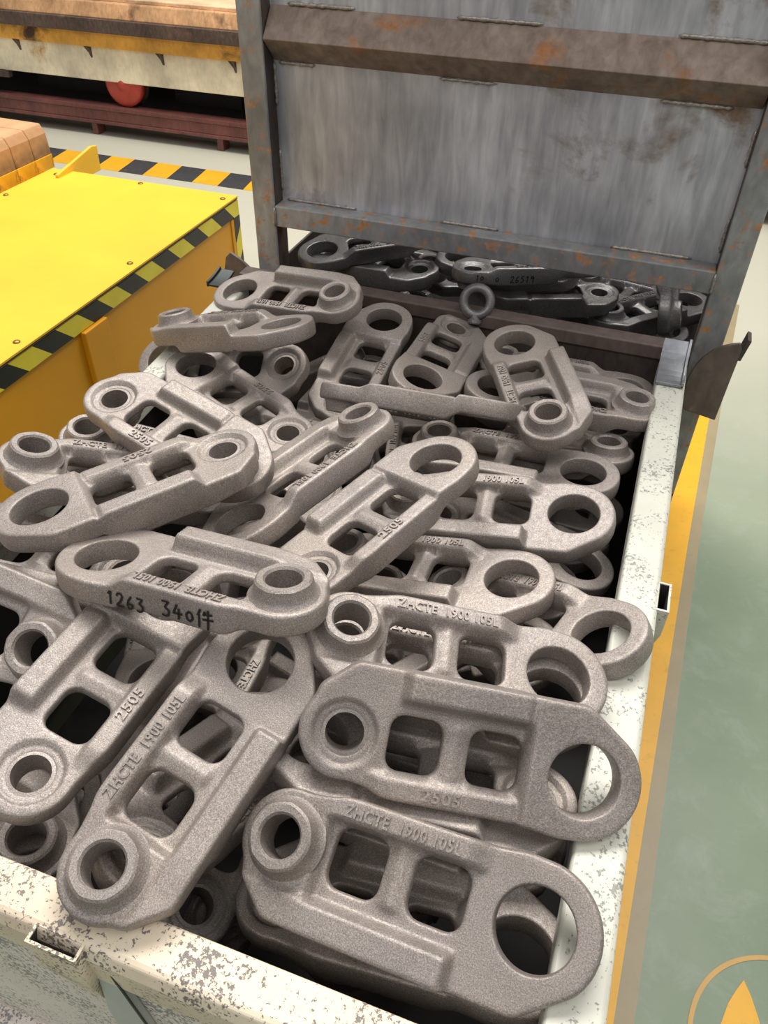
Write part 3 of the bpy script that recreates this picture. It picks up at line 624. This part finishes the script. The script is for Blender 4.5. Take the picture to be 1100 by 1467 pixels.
# ------------------------------------------------------------------ poses of the links: name, quaternion, place, label, dark
POSES = [
 ('L1', (0.7573, 0.1380, -0.0317, 0.6375), (-0.2376, 0.2653, 0.9664), 'grey forged link lying over the front rim, round boss end resting on the cream paint', 0),
 ('L2', (0.0968, -0.7322, -0.6724, 0.0479), (-0.3436, 0.3098, 0.9548), 'grey forged link with 2505 upright, left of the link resting on the front rim', 0),
 ('L3', (0.0400, -0.0444, 0.1163, 0.9914), (-0.3017, 0.3912, 1.0138), 'grey forged link with 1263 and a count handwritten in black marker on its side', 0),
 ('L4', (0.0298, 0.0633, -0.2875, 0.9552), (-0.5077, 0.3254, 0.9609), 'grey forged link cut by the left picture edge, boss ring beside the 1263-marked link', 0),
 ('L5', (0.9729, 0.2257, -0.0474, -0.0146), (-0.0595, 0.2426, 0.9441), 'frontmost grey forged link, ZHCTE lettering up, beside the front right corner of the bin', 0),
 ('L6', (0.3506, -0.9272, -0.0785, 0.1059), (-0.0481, 0.3388, 0.9664), 'grey forged link with 2505 and counterbore ring, hanging over right rim, second from front', 0),
 ('L7', (0.9866, 0.0819, 0.0934, 0.1058), (-0.0783, 0.4222, 0.9734), 'grey forged link with clear ZHCTE lettering, directly behind the 2505 link at right', 0),
 ('L8', (0.9954, 0.0039, -0.0952, -0.0040), (-0.1449, 0.5729, 0.9100), 'grey forged link with covered left end, behind the clear ZHCTE link', 0),
 ('L9', (0.9931, 0.0880, -0.0686, 0.0366), (-0.1023, 0.6717, 0.9281), 'grey forged link with chamfered rail end, nearer of two flat lettered links at mid right', 0),
 ('L10', (0.0380, 0.8371, 0.5366, 0.0994), (-0.1948, 0.5645, 0.9687), 'grey forged link lying diagonally across the middle of the heap, 2505 face up', 0),
 ('L11', (0.5222, 0.1367, -0.1033, -0.8354), (-0.2961, 0.6110, 0.9665), 'grey forged link with raised boss at its far end, left of the central diagonal link', 0),
 ('L12', (0.0671, -0.4100, 0.9092, -0.0281), (-0.4224, 0.4952, 1.0026), 'large grey link at left with thick rail side facing out, above the marker-written link', 0),
 ('L13', (0.9489, -0.0555, 0.1429, 0.2757), (-0.4820, 0.5461, 0.9618), 'grey link with raised boss on the left rim, under the thick-sided link at left', 0),
 ('L14', (0.0819, -0.9865, 0.1346, 0.0451), (-0.4528, 0.6045, 0.9839), 'grey link with counterbore ring beside yellow machine, under the thick-sided link', 0),
 ('L15', (0.0322, -0.1911, -0.9798, -0.0503), (-0.4721, 0.7906, 0.9055), 'grey forged link with counterbore low and large hole high, behind the ringed link at left', 0),
 ('L16', (0.0555, -0.0695, 0.9622, 0.2575), (-0.5428, 0.8811, 0.8987), 'tilted grey forged link with deep counterbore ring, upside-down date, fourth row at left', 0),
 ('L17', (0.9861, -0.0786, -0.1339, -0.0586), (-0.5278, 0.8736, 0.9672), 'grey forged link nearly edge on at left rim, second from the far left corner', 0),
 ('L18', (0.0736, -0.0672, -0.1137, 0.9885), (-0.4996, 1.0076, 0.9555), 'grey forged link at the far left corner of the bin, boss on its right', 0),
 ('L19', (0.0763, -0.7017, -0.7069, -0.0464), (-0.3617, 0.9675, 0.8905), 'grey forged link lengthwise at the back, large hole away from the viewer', 0),
 ('L20', (0.0893, 0.6988, -0.7056, -0.0758), (-0.2554, 0.9893, 0.9146), 'grey forged link lengthwise at the back with its large hole toward the viewer', 0),
 ('L22', (0.5315, -0.0215, -0.1016, 0.8407), (-0.1061, 0.8892, 0.9618), 'grey forged link slanting at the back right, tall boss toward viewer', 0),
 ('L23', (0.0523, -0.0311, -0.0110, -0.9981), (-0.0640, 0.9337, 0.9196), 'grey forged link with boss beside the far right rim, half under the slanting boss link', 0),
 ('L24', (0.9995, -0.0098, -0.0211, -0.0228), (-0.0815, 1.0430, 0.8875), 'grey lettered link by the far right corner lug, against the back wall', 0),
 ('L25', (0.0026, -0.0020, 1.0000, -0.0024), (-0.0776, 0.9966, 0.8474), 'ring end of a grey forged link peeping out left of the slanting boss link', 0),
 ('L26', (0.0744, 0.0235, -0.0823, -0.9935), (-0.0824, 0.8659, 0.8750), 'grey forged link with small boss at the right rim, behind the two flat lettered links', 0),
 ('L27', (0.9996, -0.0126, -0.0255, -0.0030), (-0.1059, 0.7938, 0.9071), 'grey forged link, farther of the two flat lettered links at mid right', 0),
 ('L28', (0.9997, -0.0002, 0.0221, 0.0098), (-0.0849, 0.8912, 0.7860), 'grey ring end low in the gap at right rim, beside the two flat lettered links', 0),
 ('L29', (0.0189, 0.9956, -0.0350, -0.0851), (-0.0864, 0.7343, 0.8246), 'grey ring end tucked against the right rim, below the chamfered-rail link', 0),
 ('L30', (0.9571, 0.0332, -0.2198, -0.1860), (-0.0380, 0.5528, 0.9046), 'grey forged link with plain large ring lying over the right rim near the stake pocket', 0),
 ('L31', (0.9968, 0.0614, 0.0105, 0.0510), (-0.0848, 0.4274, 0.9367), 'dim grey link under the clear ZHCTE link, its lettering seen through the windows', 0),
 ('L32', (0.0364, 0.0755, -0.9944, 0.0645), (-0.0770, 0.3380, 0.9206), 'dim grey link under the right 2505 link, ring seen through its large hole', 0),
 ('L33', (0.0099, -0.0023, -0.9999, 0.0085), (-0.0776, 0.3404, 0.8700), 'grey link lowest under the right 2505 link, counterbore ring by the right rim', 0),
 ('L34', (0.0613, 0.9974, 0.0374, 0.0109), (-0.0641, 0.2357, 0.8713), 'shaded grey forged link under the frontmost link, wavy edge along the front rim', 0),
 ('L35', (0.7011, 0.0155, 0.0387, -0.7118), (-0.3051, 0.3751, 0.8617), 'dim grey link seen only through the windows of the rim-resting link', 0),
 ('L36', (0.1718, -0.6622, -0.7183, 0.1265), (-0.2447, 0.3158, 0.8027), 'dark small-holed grey link deep behind the front rim, right of the rim-resting link', 0),
 ('L37', (0.0521, 0.0771, 0.0002, 0.9957), (-0.4581, 0.2115, 0.8669), 'dim grey forged link with hex boss at the lower left corner, behind front rim', 0),
 ('L21', (0.3085, 0.9477, 0.0810, -0.0056), (-0.2316, 0.8113, 0.9487), 'grey forged link propped on its edge, showing only its wavy narrow side across the heap', 0),
 ('L39', (0.0221, 0.0565, -0.9982, 0.0031), (-0.5014, 0.4262, 0.9438), 'grey forged link with plain flat side at the left edge, under the thick-sided link', 0),
 ('L38', (0.9987, 0.0009, -0.0422, -0.0280), (-0.4771, 0.2532, 0.8313), 'grey rounded link end showing under the lower left 2505 link', 0),
 ('L42', (0.0012, 0.3975, -0.9176, 0.0005), (-0.3902, 0.6364, 0.8593), 'grey ring end in the gap between thick-sided link and diagonal boss link', 0),
 ('L47', (0.9949, 0.0175, 0.0712, 0.0686), (-0.4939, 0.6292, 0.9185), 'grey link end low by the left rim, below the counterbore link near the yellow machine', 0),
 ('L45', (0.0117, -0.9964, -0.0175, -0.0823), (-0.4782, 1.0520, 0.7263), 'flat grey link end under the far-left-corner link, in shade', 0),
 ('L44', (0.0439, 0.9550, -0.0297, 0.2917), (-0.4950, 1.0212, 0.7967), 'small grey link end behind the deep counterbore ring of the tilted link', 0),
 ('L43', (0.6081, 0.0196, -0.0299, 0.7930), (-0.2511, 0.8785, 0.8312), 'grey lettered link side peeping out between the two diagonal links', 0),
 ('L46', (0.0306, 0.7218, 0.6914, 0.0025), (-0.4000, 0.9746, 0.8121), 'grey plain link end under the left tip of the edge-propped link', 0),
 ('L48', (0.0563, 0.7646, 0.6084, -0.2052), (-0.2331, 0.2855, 0.8918), 'grey link under the right side of the rim-resting link, wavy edge showing', 0),
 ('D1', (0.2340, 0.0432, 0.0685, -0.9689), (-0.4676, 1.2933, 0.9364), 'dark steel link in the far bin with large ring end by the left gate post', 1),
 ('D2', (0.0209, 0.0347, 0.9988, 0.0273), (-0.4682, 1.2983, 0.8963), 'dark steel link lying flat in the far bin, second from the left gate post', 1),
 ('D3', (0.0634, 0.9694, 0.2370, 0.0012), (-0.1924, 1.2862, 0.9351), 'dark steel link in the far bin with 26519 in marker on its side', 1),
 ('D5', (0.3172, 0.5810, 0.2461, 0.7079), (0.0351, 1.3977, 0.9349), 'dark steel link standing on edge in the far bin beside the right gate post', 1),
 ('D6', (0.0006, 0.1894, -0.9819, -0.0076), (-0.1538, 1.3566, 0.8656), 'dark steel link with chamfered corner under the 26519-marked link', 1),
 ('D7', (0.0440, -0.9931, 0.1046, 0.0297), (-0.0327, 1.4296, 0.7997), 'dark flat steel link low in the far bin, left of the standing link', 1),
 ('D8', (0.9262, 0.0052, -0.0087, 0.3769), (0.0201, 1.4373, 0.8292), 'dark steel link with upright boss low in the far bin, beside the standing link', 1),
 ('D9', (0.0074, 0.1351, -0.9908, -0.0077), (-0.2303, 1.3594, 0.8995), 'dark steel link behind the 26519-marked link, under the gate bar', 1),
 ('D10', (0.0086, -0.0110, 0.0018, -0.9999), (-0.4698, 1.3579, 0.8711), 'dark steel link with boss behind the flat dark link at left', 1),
 ('F0', (0.0410, -0.8916, -0.4509, 0.0033), (-0.0866, 0.4785, 0.8399), 'buried grey forged link glimpsed between the clear ZHCTE link and the covered-end link', 0),
 ('F1', (0.0361, -0.8074, 0.5870, -0.0474), (-0.4005, 0.4814, 0.8188), 'buried grey forged link glimpsed between the marker-written link and the lower left 2505 link', 0),
 ('F2', (0.8063, -0.0080, 0.0032, -0.5915), (-0.1805, 0.5313, 0.8079), 'buried grey forged link glimpsed between the clear ZHCTE link and the central diagonal link', 0),
 ('F3', (0.0327, -0.6197, 0.7841, -0.0097), (-0.0851, 0.3345, 0.8085), 'buried grey forged link glimpsed between the frontmost link and the right 2505 link', 0),
 ('F4', (0.0327, -0.0716, -0.9969, -0.0042), (-0.4085, 0.6664, 0.8245), 'buried grey forged link glimpsed between the marker-written link and the thick-sided link', 0),
 ('F5', (0.0116, 0.0052, -0.9994, -0.0309), (-0.4144, 0.7966, 0.8558), 'buried grey forged link glimpsed between the back left link and the diagonal boss link', 0),
 ('F7', (0.0455, -0.9274, 0.3680, -0.0499), (-0.0930, 0.7842, 0.7450), 'buried grey forged link glimpsed between the plain-ring link and the chamfered-rail link', 0),
 ('F8', (0.1063, 0.0465, 0.0286, 0.9928), (-0.2691, 0.4474, 0.7697), 'buried grey forged link glimpsed between the marker-written link and the rim-resting link', 0),
 ('F10', (0.0471, 0.5238, 0.8502, -0.0230), (-0.2772, 0.8736, 0.7942), 'buried grey forged link glimpsed between the central diagonal link and the edge-propped link', 0),
 ('F12', (0.1192, -0.0448, 0.0138, -0.9918), (-0.4048, 0.2604, 0.7875), 'buried grey forged link glimpsed between the rim-resting link and the lower left 2505 link', 0),
 ('F13', (0.0261, 0.0295, -0.9988, 0.0297), (-0.3194, 0.2379, 0.7464), 'buried grey forged link glimpsed between the rim-resting link and the frontmost link', 0),
 ('F15', (0.9559, 0.0271, 0.0239, 0.2915), (-0.1477, 0.5928, 0.7599), 'buried grey forged link glimpsed between the clear ZHCTE link and the right 2505 link', 0),
 ('F16', (0.5187, -0.0160, 0.0498, 0.8534), (-0.4390, 0.4823, 0.7436), 'buried grey forged link glimpsed between the rim-resting link and the marker-written link', 0),
 ('F17', (0.0445, -0.7234, 0.6890, -0.0092), (-0.0185, 0.9345, 0.7416), 'buried grey forged link glimpsed between the chamfered-rail link and the farther lettered link', 0),
 ('F18', (0.0164, -0.9953, 0.0951, -0.0053), (-0.4070, 0.9111, 0.7571), 'buried grey forged link glimpsed between the central diagonal link and the diagonal boss link', 0),
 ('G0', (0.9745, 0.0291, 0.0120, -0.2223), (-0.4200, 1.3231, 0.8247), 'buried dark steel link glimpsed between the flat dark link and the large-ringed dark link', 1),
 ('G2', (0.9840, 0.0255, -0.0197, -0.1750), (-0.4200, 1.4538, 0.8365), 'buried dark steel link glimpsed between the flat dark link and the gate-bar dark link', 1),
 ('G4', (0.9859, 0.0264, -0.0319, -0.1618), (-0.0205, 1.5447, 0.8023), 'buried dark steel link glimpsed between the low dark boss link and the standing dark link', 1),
]

def outline_y(x):
    k = OUT[:, 1] > 0; o = np.argsort(OUT[k][:, 0]); return float(np.interp(x, OUT[k][o, 0], OUT[k][o, 1]))
def make_links():
    for nm, q, t, label, dark in POSES:
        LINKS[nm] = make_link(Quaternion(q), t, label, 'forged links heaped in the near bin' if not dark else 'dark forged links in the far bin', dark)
LINKS = {}
make_links()
# handwriting in marker on the lettering-side wall of two links
bm = handwriting([('1263', -60, -14, 1.02)], lambda u, h: (-u * MM, (outline_y(-u) + 1.15) * MM, h * MM), 2.2)
b2 = handwriting([('340件', -1, -10, 1.15)], lambda u, h: (-u * MM, (outline_y(-u) + 1.15) * MM, h * MM), 2.2)
for nm, b in (('marker_number', bm), ('marker_count', b2)): obj(nm, b, MAT['ink'], LINKS['L3'])
bm = handwriting([('0', -66, -8, .8), ('26519', -40, -9, .85), ('10', -100, -7, .8)], lambda u, h: (u * MM, (outline_y(u) + 1.15) * MM, -h * MM), 1.6)
obj('marker_number', bm, MAT['ink'], LINKS['D3'])
# eye bolt leaning on the back edge of the near bin
ey = empty('eye_bolt', (-.231, 1.1, RIM - .012)); ey.rotation_euler = (math.radians(-28), 0, math.radians(8))
tag(ey, 'small dark steel eye bolt standing on the brown back edge of the bin', 'eye bolt')
bm = bmesh.new(); n, k = 28, 10; rg = []
for i in range(n):
    a = 2 * math.pi * i / n
    rg.append([bm.verts.new(((.0205 + 0.0072 * math.cos(2 * math.pi * j / k)) * math.cos(a), 0.0072 * math.sin(2 * math.pi * j / k), .034 + (.0205 + 0.0072 * math.cos(2 * math.pi * j / k)) * math.sin(a))) for j in range(k)])
for i in range(n):
    for j in range(k): bm.faces.new((rg[i][j], rg[(i + 1) % n][j], rg[(i + 1) % n][(j + 1) % k], rg[i][(j + 1) % k]))
obj('eye_ring', bm, MAT['steel_dark'], ey, True)
bm = bmesh.new(); add_lathe(bm, [(.0001, 0), (.009, .0), (.0105, .002), (.0105, .006), (.0075, .009), (.0075, .014), (.0001, .014)], 20); obj('shank_collar', bm, MAT['steel_dark'], ey, False)
